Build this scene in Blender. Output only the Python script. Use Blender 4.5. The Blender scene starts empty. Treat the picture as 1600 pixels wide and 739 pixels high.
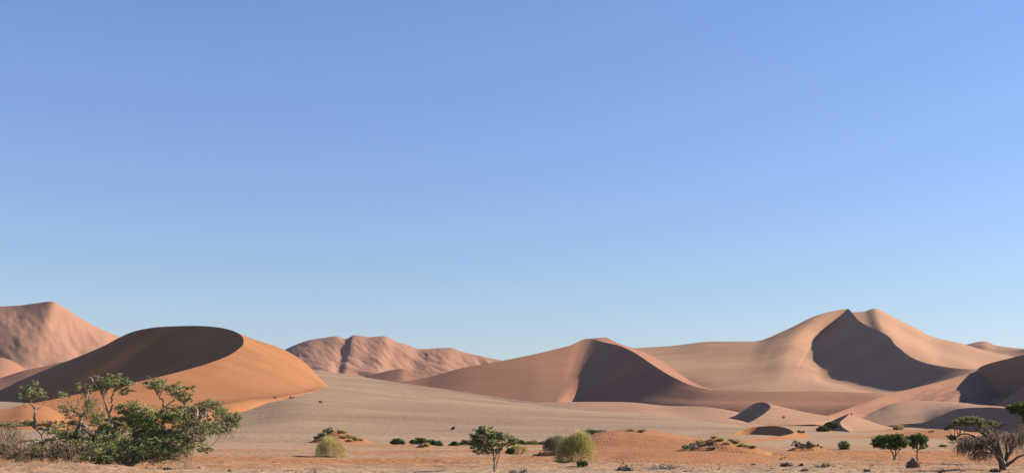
import bpy, math, random
import numpy as np
from mathutils import Vector
from mathutils.bvhtree import BVHTree

# ------------------------------------------------------------------ camera, world, sun, exposure
F_PX = 1900.0          # focal length in photo pixels (photo 1600 x 739)
HOR = 690.0            # photo row of the horizon
CAM_H = 2.6
scene = bpy.context.scene
C = scene.collection
cam_d = bpy.data.cameras.new('camera')
cam = bpy.data.objects.new('camera', cam_d); C.objects.link(cam)
cam.location = (0, 0, CAM_H); cam.rotation_euler = (math.radians(90), 0, 0)
cam_d.sensor_width = 36.0; cam_d.lens = 36.0 * F_PX / 1600.0
cam_d.shift_y = (HOR - 369.5) / 1600.0
cam_d.clip_start = 0.5; cam_d.clip_end = 30000
scene.camera = cam

SUN_EL, SUN_AZ = 28.0, 10.0      # azimuth measured from +X (image right) towards +Y (away)
w = bpy.data.worlds.new('World'); scene.world = w; w.use_nodes = True
nt = w.node_tree
sky = nt.nodes.new('ShaderNodeTexSky'); sky.sky_type = 'NISHITA'; sky.sun_disc = False
sky.sun_elevation = math.radians(SUN_EL)
sky.sun_rotation = math.radians(90.0 - SUN_AZ)
sky.altitude = 0; sky.air_density = 1.5; sky.dust_density = 0.0; sky.ozone_density = 4.0
bg = nt.nodes['Background']; bg.inputs['Strength'].default_value = 0.050
tint = nt.nodes.new('ShaderNodeVectorMath'); tint.operation = 'MULTIPLY'; tint.inputs[1].default_value = (0.81, 0.895, 1.25)
nt.links.new(sky.outputs[0], tint.inputs[0]); nt.links.new(tint.outputs[0], bg.inputs['Color'])

sd = bpy.data.lights.new('sun', 'SUN'); so = bpy.data.objects.new('sun', sd); C.objects.link(so)
sd.energy = 5.0; sd.angle = math.radians(0.5); sd.color = (1.0, 0.885, 0.72)
el, az = math.radians(SUN_EL), math.radians(SUN_AZ)
sdir = Vector((math.cos(el)*math.cos(az), math.cos(el)*math.sin(az), math.sin(el)))
so.rotation_euler = sdir.to_track_quat('Z', 'Y').to_euler()
so.location = (200, 0, 150)
vs = scene.view_settings
vs.view_transform = 'Standard'; vs.look = 'None'; vs.gamma = 1.0; vs.use_curve_mapping = False
vs.exposure = 1.35

# ------------------------------------------------------------------ helpers
rng = np.random.default_rng(7)
random.seed(5)

def P(px, py, D):
    """world point seen in direction px,py at distance D along the view axis"""
    return np.array([(px-800.0)/F_PX*D, D, CAM_H + (HOR-py)/F_PX*D])
def Q(px, D, z):
    return np.array([(px-800.0)/F_PX*D, D, z])

def _hash(ix, iy, seed):
    h = (ix.astype(np.int64)*374761393 + iy.astype(np.int64)*668265263 + seed*974634777) & 0x7fffffff
    h = ((h ^ (h >> 13)) * 1274126177) & 0x7fffffff
    return ((h ^ (h >> 16)) & 0xffff) / 65535.0
def vnoise(x, y, seed=0):
    ix = np.floor(x); iy = np.floor(y); fx = x-ix; fy = y-iy
    fx = fx*fx*fx*(fx*(fx*6-15)+10); fy = fy*fy*fy*(fy*(fy*6-15)+10)
    a = _hash(ix, iy, seed); b = _hash(ix+1, iy, seed); c = _hash(ix, iy+1, seed); d = _hash(ix+1, iy+1, seed)
    return (a*(1-fx)+b*fx)*(1-fy) + (c*(1-fx)+d*fx)*fy - 0.5
def fbm(x, y, scale, octv=4, seed=0, gain=0.5):
    r = 0; a = 1.0; s = 1.0/scale
    for o in range(octv):
        r = r + a*vnoise(x*s+13.7*o, y*s-7.3*o, seed+o*17); a *= gain; s *= 2.03
    return r

def mesh_np(name, verts, faces, mat=None, smooth=True, parent=None, mats=None, midx=None):
    me = bpy.data.meshes.new(name)
    v = np.asarray(verts, dtype=np.float32); f = np.asarray(faces, dtype=np.int32)
    n = f.shape[1]
    me.vertices.add(len(v)); me.vertices.foreach_set('co', v.ravel())
    me.loops.add(f.size); me.loops.foreach_set('vertex_index', f.ravel())
    me.polygons.add(len(f))
    me.polygons.foreach_set('loop_start', np.arange(len(f), dtype=np.int32)*n)
    me.polygons.foreach_set('loop_total', np.full(len(f), n, dtype=np.int32))
    me.polygons.foreach_set('use_smooth', np.full(len(f), smooth, dtype=bool))
    me.update(calc_edges=True)
    if mat: me.materials.append(mat)
    o = bpy.data.objects.new(name, me); C.objects.link(o)
    if parent is not None: o.parent = parent
    return o

def grid_faces(nr, nc, off=0):
    i = np.arange(nr-1)[:, None]*nc + np.arange(nc-1)[None, :]
    i = i.ravel() + off
    return np.stack([i, i+1, i+1+nc, i+nc], 1)

terrain = []
def hermite(ctrl, t, T):
    """ctrl (K,...) at parameters t; evaluate at T with finite-difference tangents"""
    K = len(t); ctrl = np.asarray(ctrl, float)
    d = (ctrl[1:]-ctrl[:-1]) / (t[1:]-t[:-1]).reshape((-1,)+(1,)*(ctrl.ndim-1))
    m = np.zeros_like(ctrl)
    m[0] = d[0]; m[-1] = d[-1]
    for k in range(1, K-1):
        h0 = t[k]-t[k-1]; h1 = t[k+1]-t[k]
        m[k] = (d[k-1]*h1 + d[k]*h0)/(h0+h1)
        # limit overshoot per component
        lim = 2.2*np.minimum(np.abs(d[k-1]), np.abs(d[k]))
        same = d[k-1]*d[k] > 0
        m[k] = np.where(same, np.sign(m[k])*np.minimum(np.abs(m[k]), lim), m[k]*0.35)
    j = np.clip(np.searchsorted(t, T, side='right')-1, 0, K-2)
    h = (t[j+1]-t[j]); s = (T-t[j])/h
    sh = (-1,)+(1,)*(ctrl.ndim-1); s_ = s.reshape(sh); h_ = h.reshape(sh)
    return ((2*s_**3-3*s_**2+1)*ctrl[j] + (s_**3-2*s_**2+s_)*h_*m[j]
            + (-2*s_**3+3*s_**2)*ctrl[j+1] + (s_**3-s_**2)*h_*m[j+1])

def dune(rails, mat, creases=(), sags=None, n=300, m=40, amp=0.0, scale=60, ridge=0, name='sand_dune',
         crest_noise=0.0, octv=4, seed=1, skirt=1.0, ax=(1, 0), st=3.0):
    """surface through the rails (each a list of K points); creases = rail indices kept sharp"""
    R = [np.array(r, float) for r in rails]
    K = len(R[0])
    for q, r in enumerate(R): assert len(r) == K, (q, len(r), K)
    seg = np.mean([np.linalg.norm(r[1:]-r[:-1], axis=1) for r in R], axis=0)
    # weigh seg by apparent size so resolution follows the picture
    t = np.concatenate([[0], np.cumsum(seg+1e-3)]); t /= t[-1]
    T = np.linspace(0, 1, n)
    L = np.stack([hermite(r, t, T) for r in R])            # rails x n x 3
    if skirt:
        def sk(a, b):
            d = a-b; d[:, 2] = 0; d /= np.maximum(np.linalg.norm(d, axis=1, keepdims=True), 1e-6)
            e = a + d*(0.035*a[:, 1:2]*skirt); e[:, 2] -= 0.028*a[:, 1]*skirt; return e
        L = np.concatenate([sk(L[0], L[1])[None], L, sk(L[-1], L[-2])[None]])
        creases = tuple(c+1 for c in creases)
        if sags: sags = [0]+list(sags)+[0]
    cuts = [0]+sorted(creases)+[len(L)-1]
    cuts = sorted(set(cuts))
    verts = []; faces = []; off = 0
    for a, b in zip(cuts[:-1], cuts[1:]):
        sub = L[a:b+1]; k = b-a
        S = np.linspace(0, k, m*k+1)
        g = hermite(sub, np.arange(k+1, dtype=float), S) if k > 1 else \
            sub[0]*(1-S[:, None, None]) + sub[1]*S[:, None, None]
        if sags:
            for s in range(k):
                sg = sags[a+s]
                if sg:
                    msk = (S >= s) & (S <= s+1); u = (S-s)[:, None]
                    dz = np.abs(sub[s+1, :, 2]-sub[s, :, 2])[None, :]
                    g[:, :, 2] -= np.where(msk[:, None], sg*4*u*(1-u)*dz, 0)
        x, y = g[:, :, 0], g[:, :, 1]
        if amp:
            xr = (x*ax[0]+y*ax[1])/st; yr = (-x*ax[1]+y*ax[0])
            nz = fbm(xr, yr, scale, octv, seed)
            if ridge: nz = -np.abs(nz)*2+0.25
            # fade the relief at the crests so they stay clean
            fade = np.minimum(1, np.minimum(S-0, k-S)/0.25)[:, None] if not crest_noise else 1.0
            ends0 = (a in creases); ends1 = (b in creases)
            f = np.ones_like(S)
            if ends0: f *= np.clip(S/0.35, crest_noise, 1)
            if ends1: f *= np.clip((k-S)/0.35, crest_noise, 1)
            g[:, :, 2] += amp*nz*f[:, None]
        verts.append(g.reshape(-1, 3)); faces.append(grid_faces(g.shape[0], n, off)); off += g.shape[0]*n
    V = np.concatenate(verts); Fc = np.concatenate(faces)
    # consistent upward normals
    a, b, c = V[Fc[:, 0]], V[Fc[:, 1]], V[Fc[:, 2]]
    nz = np.cross(b-a, c-a)[:, 2]
    if nz.sum() < 0: Fc = Fc[:, ::-1]
    o = mesh_np(name, V, Fc, mat)
    o['kind'] = 'structure'
    terrain.append(o)
    return o

def nn(nt, t, **kw):
    n = nt.nodes.new(t)
    for k, v in kw.items():
        if k in n.inputs: n.inputs[k].default_value = v
        else: setattr(n, k, v)
    return n

def sand(name, c1, c2, big=120.0, ripple=3.0, bump=0.5, streak=(1, 1, 1), grain=0.0, c3=None, rot=0.0, rip_amt=0.0, wave=2.0):
    """c1/c2 sand colours mixed by a broad noise; ripple = bump feature size in metres"""
    m = bpy.data.materials.new(name); m.use_nodes = True; nt = m.node_tree; L = nt.links
    b = nt.nodes['Principled BSDF']; b.inputs['Roughness'].default_value = 0.95
    b.inputs['Specular IOR Level'].default_value = 0.08
    g = nt.nodes.new('ShaderNodeNewGeometry')
    mp = nn(nt, 'ShaderNodeMapping'); mp.inputs['Scale'].default_value = streak; mp.inputs['Rotation'].default_value = (0, 0, rot)
    L.new(g.outputs['Position'], mp.inputs['Vector'])
    n1 = nn(nt, 'ShaderNodeTexNoise'); n1.inputs['Scale'].default_value = 1.0/big; n1.inputs['Detail'].default_value = 6
    L.new(mp.outputs[0], n1.inputs['Vector'])
    r = nn(nt, 'ShaderNodeValToRGB'); r.color_ramp.elements[0].position = 0.38; r.color_ramp.elements[1].position = 0.62
    r.color_ramp.elements[0].color = (*c1, 1); r.color_ramp.elements[1].color = (*c2, 1)
    L.new(n1.outputs[0], r.inputs[0])
    n2 = nn(nt, 'ShaderNodeTexNoise'); n2.inputs['Scale'].default_value = 6.0/big; n2.inputs['Detail'].default_value = 8
    n2.inputs['Roughness'].default_value = 0.65
    L.new(mp.outputs[0], n2.inputs['Vector'])
    mr = nn(nt, 'ShaderNodeMapRange'); mr.inputs['To Min'].default_value = 0.93; mr.inputs['To Max'].default_value = 1.07
    mr.inputs['From Min'].default_value = 0.3; mr.inputs['From Max'].default_value = 0.7
    L.new(n2.outputs[0], mr.inputs['Value'])
    vm = nn(nt, 'ShaderNodeVectorMath', operation='SCALE')
    L.new(r.outputs[0], vm.inputs[0]); L.new(mr.outputs[0], vm.inputs['Scale'])
    L.new(vm.outputs[0], b.inputs['Base Color'])
    n3 = nn(nt, 'ShaderNodeTexNoise'); n3.inputs['Scale'].default_value = 1.0/ripple; n3.inputs['Detail'].default_value = 5
    L.new(g.outputs['Position'], n3.inputs['Vector'])
    bp = nn(nt, 'ShaderNodeBump'); bp.inputs['Strength'].default_value = bump; bp.inputs['Distance'].default_value = ripple*0.25
    L.new(n3.outputs[0], bp.inputs['Height']); last = bp
    if rip_amt:
        wv = nn(nt, 'ShaderNodeTexWave'); wv.inputs['Scale'].default_value = 0.314/wave*1.0
        wv.inputs['Distortion'].default_value = 5; wv.inputs['Detail'].default_value = 2; wv.inputs['Detail Scale'].default_value = 1.2
        L.new(g.outputs['Position'], wv.inputs['Vector'])
        b2 = nn(nt, 'ShaderNodeBump'); b2.inputs['Strength'].default_value = rip_amt; b2.inputs['Distance'].default_value = wave*0.15
        L.new(wv.outputs[1], b2.inputs['Height']); L.new(bp.outputs[0], b2.inputs['Normal']); last = b2
    L.new(last.outputs[0], b.inputs['Normal'])
    return m

S_ORANGE = sand('orange_sand', (0.236, 0.104, 0.045), (0.205, 0.089, 0.038), 60, 3, 0.18, streak=(1, 2, 1))
S_TAN = sand('tan_sand', (0.245, 0.166, 0.107), (0.195, 0.131, 0.085), 60, 2.5, 0.6, streak=(0.3, 1.3, 1), rot=0.25)
S_PINK = sand('pink_sand', (0.245, 0.127, 0.080), (0.225, 0.118, 0.076), 260, 14, 0.2)
S_RUST = sand('rust_sand', (0.225, 0.110, 0.067), (0.200, 0.099, 0.062), 120, 5, 0.18, streak=(0.6, 1.6, 1))
S_PALE = sand('pale_sand', (0.278, 0.159, 0.096), (0.243, 0.139, 0.084), 160, 5, 0.22, streak=(0.35, 2.2, 1))
S_NEAR = sand('ripple_sand', (0.26, 0.118, 0.050), (0.225, 0.101, 0.044), 40, 2.2, 0.5, rip_amt=0.18, wave=0.7)
# ------------------------------------------------------------------ the ground: one sheet out to the horizon
def ground_z(x, y):
    px = 800 + x/np.maximum(y, 1)*F_PX
    z = np.interp(y, [0, 200, 300, 400, 500, 800, 7000], [0, 0, 1.0, 2.6, 4.2, 5.0, 5.0])
    zr = np.interp(y, [0, 200, 300, 400, 500, 600, 800, 7000], [0, 0, 1.5, 4.6, 7.8, 10.5, 13.0, 13.0])
    fr = np.clip((px-980)/220, 0, 1); fr = fr*fr*(3-2*fr)
    z = z*(1-fr) + zr*fr
    near = np.clip((420-y)/200, 0, 1)
    z = z + near*(0.45*fbm(x, y, 28, 3, 3) + 0.26*fbm(x*0.8, y, 5.5, 3, 9))
    # hummocky broken surface close to the camera
    hm = np.clip((400-y)/150, 0, 1)
    z = z + hm*0.20*fbm(x, y*0.8, 2.2, 3, 21)
    # low sandy rise in front of the big thorn tree
    rise = np.exp(-((y-99)/7.0)**2) * np.clip((430-px)/260, 0, 1)
    z = z + rise*0.85
    # wheel ruts running across the near left ground
    for c0, sl, x1 in ((101.5, -0.055, -13), (103.6, -0.055, -11)):
        d = (y - (c0 + sl*(x+40)))
        z = z - 0.26*np.exp(-(d/0.45)**2)*np.clip((x1-x)/6, 0, 1) + 0.08*np.exp(-((d-0.9)/0.4)**2)*np.clip((x1-x)/6, 0, 1)
    return z

ux = np.concatenate([np.linspace(-9000, -500, 30)[:-1], np.linspace(-500, -60, 60)[:-1], np.linspace(-60, 1660, 1000),
                     np.linspace(1660, 2100, 60)[1:], np.linspace(2100, 10600, 30)[1:]])
dd = [4.0]
while dd[-1] < 7000:
    s = 1.06 if dd[-1] < 85 else (1.0026 if dd[-1] < 180 else (1.005 if dd[-1] < 420 else 1.03))
    dd.append(dd[-1]*s)
dd = np.array(dd)
DD, UU = np.meshgrid(dd, ux, indexing='ij')
X = (UU-800)/F_PX*DD
GV = np.stack([X, DD, ground_z(X, DD)], -1).reshape(-1, 3)

gm = bpy.data.materials.new('desert_floor'); gm.use_nodes = True
def build_ground_mat(m):
    nt = m.node_tree; L = nt.links; b = nt.nodes['Principled BSDF']
    b.inputs['Roughness'].default_value = 0.95; b.inputs['Specular IOR Level'].default_value = 0.08
    g = nt.nodes.new('ShaderNodeNewGeometry')
    def noise(scale, detail, sc, rough=0.55):
        mp = nn(nt, 'ShaderNodeMapping'); mp.inputs['Scale'].default_value = sc; L.new(g.outputs['Position'], mp.inputs['Vector'])
        n = nn(nt, 'ShaderNodeTexNoise'); n.inputs['Scale'].default_value = scale; n.inputs['Detail'].default_value = detail
        n.inputs['Roughness'].default_value = rough
        L.new(mp.outputs[0], n.inputs['Vector']); return n
    a = noise(1/60., 4, (0.6, 1.0, 1.0)); 
    r = nn(nt, 'ShaderNodeValToRGB'); e = r.color_ramp.elements
    e[0].position = 0.40; e[1].position = 0.60
    e[0].color = (0.268, 0.122, 0.052, 1); e[1].color = (0.265, 0.178, 0.112, 1)
    sp = nn(nt, 'ShaderNodeSeparateXYZ'); L.new(g.outputs['Position'], sp.inputs[0])
    mr0 = nn(nt, 'ShaderNodeMapRange'); mr0.inputs['From Min'].default_value = 128; mr0.inputs['From Max'].default_value = 160
    mr0.inputs['To Min'].default_value = 0.10; mr0.inputs['To Max'].default_value = -0.06
    L.new(sp.outputs['Y'], mr0.inputs['Value'])
    mr1 = nn(nt, 'ShaderNodeMapRange'); mr1.inputs['From Min'].default_value = 210; mr1.inputs['From Max'].default_value = 320
    mr1.inputs['To Min'].default_value = 0.0; mr1.inputs['To Max'].default_value = 0.14; L.new(sp.outputs['Y'], mr1.inputs['Value'])
    ad0 = nn(nt, 'ShaderNodeMath', operation='ADD'); L.new(mr1.outputs[0], ad0.inputs[0]); L.new(mr0.outputs[0], ad0.inputs[1])
    ad = nn(nt, 'ShaderNodeMath', operation='ADD'); L.new(a.outputs[0], ad.inputs[0]); L.new(ad0.outputs[0], ad.inputs[1])
    L.new(ad.outputs[0], r.inputs[0])
    # darker stony specks
    c = noise(1/0.9, 6, (1, 1, 1), 0.7)
    mr = nn(nt, 'ShaderNodeMapRange'); mr.inputs['From Min'].default_value = 0.35; mr.inputs['From Max'].default_value = 0.65
    mr.inputs['To Min'].default_value = 0.72; mr.inputs['To Max'].default_value = 1.2
    L.new(c.outputs[0], mr.inputs['Value'])
    v = nn(nt, 'ShaderNodeVectorMath', operation='SCALE'); L.new(r.outputs[0], v.inputs[0]); L.new(mr.outputs[0], v.inputs['Scale'])
    L.new(v.outputs[0], b.inputs['Base Color'])
    h = noise(1/0.5, 4, (1, 1, 1))
    bp = nn(nt, 'ShaderNodeBump'); bp.inputs['Strength'].default_value = 0.8; bp.inputs['Distance'].default_value = 0.2
    L.new(h.outputs[0], bp.inputs['Height']); L.new(bp.outputs[0], b.inputs['Normal'])
build_ground_mat(gm)
go = mesh_np('ground', GV, grid_faces(len(dd), len(ux))[:, ::1], gm)
go['kind'] = 'structure'; terrain.append(go)


def crescent(cr, floor, angs, outs, mat, n=240, m=24, slope=32.5, spread=1.0, amp=0.0, scale=20, sk=.5):
    """cr crest points (px,py,D); floor z (list); angs degrees of the slip face azimuth towards the camera from -X;
    outs degrees of the outer slope azimuth from +X towards the camera"""
    K = len(cr); t = np.linspace(0, 1, K)
    fz = np.interp(t, np.linspace(0, 1, len(floor)), floor); an = np.radians(np.interp(t, np.linspace(0, 1, len(angs)), angs))
    ou = np.radians(np.interp(t, np.linspace(0, 1, len(outs)), outs)); inn = []; o1 = []; o2 = []
    for i, p in enumerate(cr):
        q = P(*p); run = max(q[2]-fz[i], .15)/math.tan(math.radians(slope))
        inn.append(q+np.array([-math.cos(an[i])*run, -math.sin(an[i])*run, fz[i]-q[2]-.3]))
        d = np.array([math.cos(ou[i]), -math.sin(ou[i]), 0]); h = max(q[2]-fz[i], .15); w_ = h*3.2*spread+1.0
        o1.append(q+d*w_*.5-np.array([0, 0, h*.55])); o2.append(q+d*w_*1.05-np.array([0, 0, h+.4]))
    return dune([o2, o1, [P(*p) for p in cr], inn], mat, creases=(2,), n=n, m=m, amp=amp, scale=scale, skirt=sk)

# ------------------------------------------------------------------ dunes, far to near
# far left high dune
sk = [(-420, 560), (-260, 520), (-120, 494), (-40, 481), (30, 477), (60, 473), (82, 471), (100, 480), (130, 499), (160, 515), (190, 527), (250, 548), (340, 580)]
bs = np.array([b for a, b in sk], float)
for _ in range(3): bs[1:-1] = (bs[:-2]+bs[1:-1]*1.2+bs[2:])/3.2
sk2 = [(a, b) for (a, _), b in zip(sk, bs)]
dune([[Q(a+40, 3400, -5) for a, b in sk],
      [P(a, b, 2600+abs(a-82)*.6) for a, b in sk],
      [P(a-22, 690-(690-b)*0.72, 2420) for a, b in sk2],
      [P(a-50, 690-(690-b)*0.34, 2150) for a, b in sk2],
      [Q(a-60, 1650, -5) for a, b in sk]], S_PINK, creases=(1,), sags=[0, 0, 0, .0], amp=11, scale=110, ax=(.55, -.83), st=4.0, ridge=1, n=420, m=40, seed=4, octv=5, crest_noise=0.05)
# far middle star dunes
sk = [(300, 600), (380, 575), (440, 549), (455, 541), (480, 532), (502, 528), (525, 525), (541, 529), (553, 523.5), (577, 526.5), (600, 525), (620, 534), (640, 540), (655, 545), (680, 544), (702, 543), (722, 549), (752, 556), (782, 562), (840, 575), (950, 590)]
dune([[Q(a+20, 4000, -5) for a, b in sk],
      [P(a, b, 3100) for a, b in sk],
      [P(a-8, 690-(690-b)*0.80, 2960) for a, b in sk],
      [P(a-16, 690-(690-b)*0.60, 2700) for a, b in sk],
      [Q(a-30, 2000, -5) for a, b in sk]], S_PINK, creases=(1,), amp=9, scale=95, ax=(.5, -.86), st=3.5, ridge=1, n=700, m=50, seed=11, crest_noise=0.12, octv=5)
# its lower front dune
sk = [(540, 596), (585, 584), (612, 578), (628, 576), (645, 581), (680, 588), (720, 592)]
dune([[Q(a+20, 2500, 60) for a, b in sk], [P(a, b, 2300) for a, b in sk], [Q(a-20, 2000, -5) for a, b in sk]], S_RUST, creases=(1,), sags=[.1, .1], amp=18, scale=120, n=200, m=30)
# far right distant dune
sk = [(1440, 565), (1490, 543), (1512, 537), (1538, 532.5), (1556, 539), (1575, 542), (1600, 545), (1660, 540), (1750, 560), (1900, 570), (2200, 600)]
dune([[Q(a+20, 4300, -5) for a, b in sk], [P(a, b, 3500) for a, b in sk], [P(a-6, b+22, 3300) for a, b in sk], [Q(a-20, 2600, -5) for a, b in sk]], S_PINK, creases=(1,), amp=40, scale=200, ridge=1, n=260, m=30, crest_noise=.1)

# right big star dune: skyline spur, then the S crest coming towards the camera
back = [(960, 2400), (1000, 2400), (1050, 2400), (1110, 2400), (1175, 2350), (1230, 2250), (1290, 2150), (1420, 2100), (1470, 2000), (1500, 1900), (1530, 1800), (1570, 1700), (1600, 1600), (1640, 1560), (1700, 1550), (1850, 1600)]
top = [(940, 545, 1780), (1000, 543, 1780), (1050, 540, 1775), (1110, 533.5, 1760), (1178, 533, 1735), (1222, 518, 1750), (1275, 493, 1785), (1325, 482.5, 1815),
       (1345, 503, 1700), (1385, 523, 1575), (1402, 541, 1490), (1428, 560, 1420), (1472, 572, 1350), (1525, 576.5, 1290), (1600, 553, 1330), (1760, 515, 1400)]
mid = [(940, 582, 1560), (1000, 581, 1560), (1050, 580, 1560), (1110, 577, 1560), (1165, 572, 1570), (1195, 564, 1590), (1232, 548, 1640), (1268, 541, 1705),
       (1284, 556, 1640), (1298, 575, 1552), (1320, 591, 1470), (1360, 606, 1395), (1414, 613, 1320), (1482, 600, 1255), (1580, 592, 1290), (1740, 570, 1360)]
fl = [(960, 640, 1420), (1010, 636, 1400), (1055, 628, 1380), (1110, 614, 1330), (1155, 610, 1300), (1190, 609, 1285), (1215, 609, 1285), (1240, 609, 1285),
      (1262, 609, 1285), (1290, 610, 1270), (1315, 612, 1250), (1350, 614, 1220), (1405, 617, 1180), (1470, 620, 1140), (1580, 616, 1150), (1760, 600, 1180)]
dune([[Q(a, d, 40 if a < 1650 else 10) for a, d in back],
      [P(*p) for p in top], [P(*p) for p in mid], [P(*p) for p in fl],
      [Q(p[0], p[2]-120, 25) for p in fl], [Q(p[0], p[2]-420, -5) for p in fl]],
     S_PALE, creases=(1,), n=800, m=40, amp=2.2, scale=60, sags=[.06, 0, .07, 0, 0])
# lit ridge behind its right side (skyline 1330-1545)
sk = [(1300, 500, 1870), (1330, 488, 1870), (1350, 486.5, 1870), (1366, 482, 1870), (1380, 486.5, 1870), (1400, 497.5, 1870), (1430, 512, 1870), (1452, 523.5, 1870), (1500, 536, 1870), (1545, 548.5, 1870), (1600, 560, 1870), (1800, 590, 1870)]
dune([[Q(a-40, 2180, 40) for a, b, d in sk], [P(*p) for p in sk], [P(a+14, b+42, 1690) for a, b, d in sk],
      [Q(a+60, 1600, 20) for a, b, d in sk]], S_PALE, creases=(1,), n=400, m=30, amp=4, scale=90, skirt=0)
# central dune: left spur on the skyline, summit, S crest running right and towards the camera
top = [(560, 602, 1400), (620, 597, 1400), (665, 590, 1402), (720, 575, 1406), (783, 563.5, 1415), (835, 553, 1432), (885, 541, 1458), (922, 529, 1485),
       (942, 534, 1452), (968, 540, 1405), (992, 551, 1350), (1022, 571, 1290), (1052, 589, 1245), (1084, 603, 1210), (1120, 609.5, 1185), (1190, 612, 1165), (1260, 611.5, 1160), (1320, 612, 1160), (1400, 622, 1140)]
foot = [P(a, 640, d) for a, d in [(510, 1330), (585, 1320), (635, 1310), (695, 1290), (766, 1275), (820, 1260), (858, 1254), (868, 1254), (880, 1272), (893, 1284), (914, 1282), (945, 1256), (988, 1212), (1034, 1176),
        (1085, 1140), (1175, 1118), (1252, 1115), (1315, 1110), (1400, 1090)]]
mid = [P(*t)*0.5 + f*0.5 - np.array([0, 0, (0.045 if i < 8 else 0.015)*(P(*t)[2]-f[2])]) for i, (t, f) in enumerate(zip(top, foot))]
bk = [Q(600, 1900, 5), Q(660, 1850, 5), Q(705, 1800, 5), Q(760, 1750, 10), Q(823, 1700, 20), Q(875, 1650, 30), Q(925, 1600, 45), P(945, 527, 1500),
      P(966, 536, 1480), P(1000, 548, 1450), P(1030, 562, 1420), P(1060, 582, 1390), P(1085, 598, 1330), P(1110, 607, 1280), P(1140, 613, 1240), P(1190, 614, 1220), P(1260, 613, 1220), P(1320, 616, 1220), P(1400, 626, 1200)]
bk2 = [Q(620, 2000, -5)]*0 + [q + np.array([60, 140, -60]) for q in bk]
dune([bk2, bk, [P(*p) for p in top], mid, foot], S_RUST, creases=(1, 2), n=900, m=36, amp=1.3, scale=60)

# right front slopes with the descending spur
top = [(1270, 656, 880), (1300, 647, 930), (1345, 631, 1000), (1392, 615, 1070), (1440, 603, 1130), (1490, 590, 1190), (1528, 577, 1240), (1600, 553.5, 1130), (1700, 530, 1020), (1900, 520, 950)]
dune([[Q(a-20, d+160, 0 if a < 1400 else 20) for a, b, d in top],
      [P(*p) for p in top],
      [P(a+28, b+26, d-80) for a, b, d in top],
      [P(a+60, 648, d-190) for a, b, d in top],
      [Q(a+60, d-420, -5) for a, b, d in top]], S_RUST, creases=(1,), n=500, m=36, amp=7, scale=26, ax=(.62, .78), st=5, seed=31)
# dune at the right edge with its slip face
crescent([(1800, 530, 1060), (1740, 545, 1010), (1680, 555, 980), (1640, 573, 940), (1620, 590, 905), (1612, 606, 870), (1618, 618, 835), (1640, 626, 800)],
         [38, 35, 33, 27], [35, 20, 10, -5], [-60, -20, 20, 50], S_RUST, amp=1, scale=50)

# salmon low dune in front of the central one
top = [(700, 640, 1120), (780, 633, 1060), (840, 628.5, 1020), (900, 627.5, 1000), (980, 628, 980), (1035, 633, 960), (1100, 635, 930), (1160, 645, 880), (1210, 655, 840), (1260, 662, 800), (1330, 668, 760)]
dune([[Q(a+10, d+130, -5) for a, b, d in top], [P(*p) for p in top], [P(a+20, b+14, d-110) for a, b, d in top],
      [P(a+30, b+27, d-240) for a, b, d in top], [Q(a+40, 450, -5) for a, b, d in top]], S_PALE, creases=(1,), n=400, m=24, amp=2.5, scale=70)
# little peaked dune standing on it
crescent([(1150, 648, 824), (1166, 638, 815), (1178, 630.5, 806), (1189, 628, 798), (1200, 630.5, 786), (1204, 635.5, 772), (1199, 642, 758), (1188, 650, 742), (1174, 658, 728), (1162, 663, 718)],
         [19, 18, 15.5, 12.5], [35, 30, 10, -10], [-90, -30, 10, 45, 70], S_PALE, spread=1.5, n=160, sk=.08)

# broad tan dune sweeping down from the left
top = [(-500, 618, 1150), (-200, 617, 1150), (0, 616, 1150), (200, 610, 1140), (380, 595, 1120), (470, 577.5, 1080), (530, 583, 1060), (600, 594, 1020), (700, 608.5, 950), (800, 623.5, 880), (900, 636, 810), (1000, 646, 740), (1090, 656, 670), (1160, 667, 600), (1240, 677, 540), (1330, 686, 500)]
dune([[Q(a+15, d+220, -5) for a, b, d in top], [P(*p) for p in top],
      [P(a+5, 690-(690-b)*0.93, d-60) for a, b, d in top],
      [P(a-5, 690-(690-b)*0.62, 430+(d-430)*0.35) for a, b, d in top],
      [P(a-10, 690-(690-b)*0.28, 430+(d-430)*0.12) for a, b, d in top],
      [Q(a-15, 380, 1.8) for a, b, d in top]], S_TAN, creases=(1,), n=600, m=30, amp=3.5, scale=60)

# orange barchan on the left: bowl crest, then the near arm
cr = [(2, 613, 1130), (18, 601, 1110), (60, 582, 1070), (110, 562, 1030), (160, 541, 990), (208, 518, 960), (245, 511, 945), (290, 509, 930), (335, 510.5, 905), (362, 516, 880), (377, 524, 850), (380.5, 532, 825),
      (377, 541.5, 795), (362, 552.5, 765), (330, 566, 725), (290, 578, 690), (240, 590.5, 650), (185, 603, 615), (130, 614, 585), (70, 626, 555), (0, 640, 530)]
inn = []
for i, p in enumerate(cr):
    q = P(*p); fz = np.interp(i, [0, 3, 7, 11, 15, 20], [44, 39, 33, 28, 24, 13])
    run = max(q[2]-fz, 0.5)/math.tan(math.radians(34)); ang = math.radians(np.interp(i, [0, 7, 11, 13, 20], [24, 26, 20, 5, -8]))
    inn.append(q + np.array([-math.cos(ang)*run, -math.sin(ang)*run, fz-q[2]]))
out = [(-40, 600, 1260), (30, 600, 1240), (110, 590, 1200), (190, 570, 1150), (260, 555, 1110), (320, 545, 1080), (360, 540, 1060), (400, 535, 1030), (430, 538, 980), (452, 552, 930), (475, 572, 870), (480, 588, 820),
       (480, 600, 770), (455, 608, 720), (410, 614, 670), (350, 622, 630), (290, 634, 590), (230, 644, 560), (170, 650, 530), (100, 654, 505), (10, 660, 480)]
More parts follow.
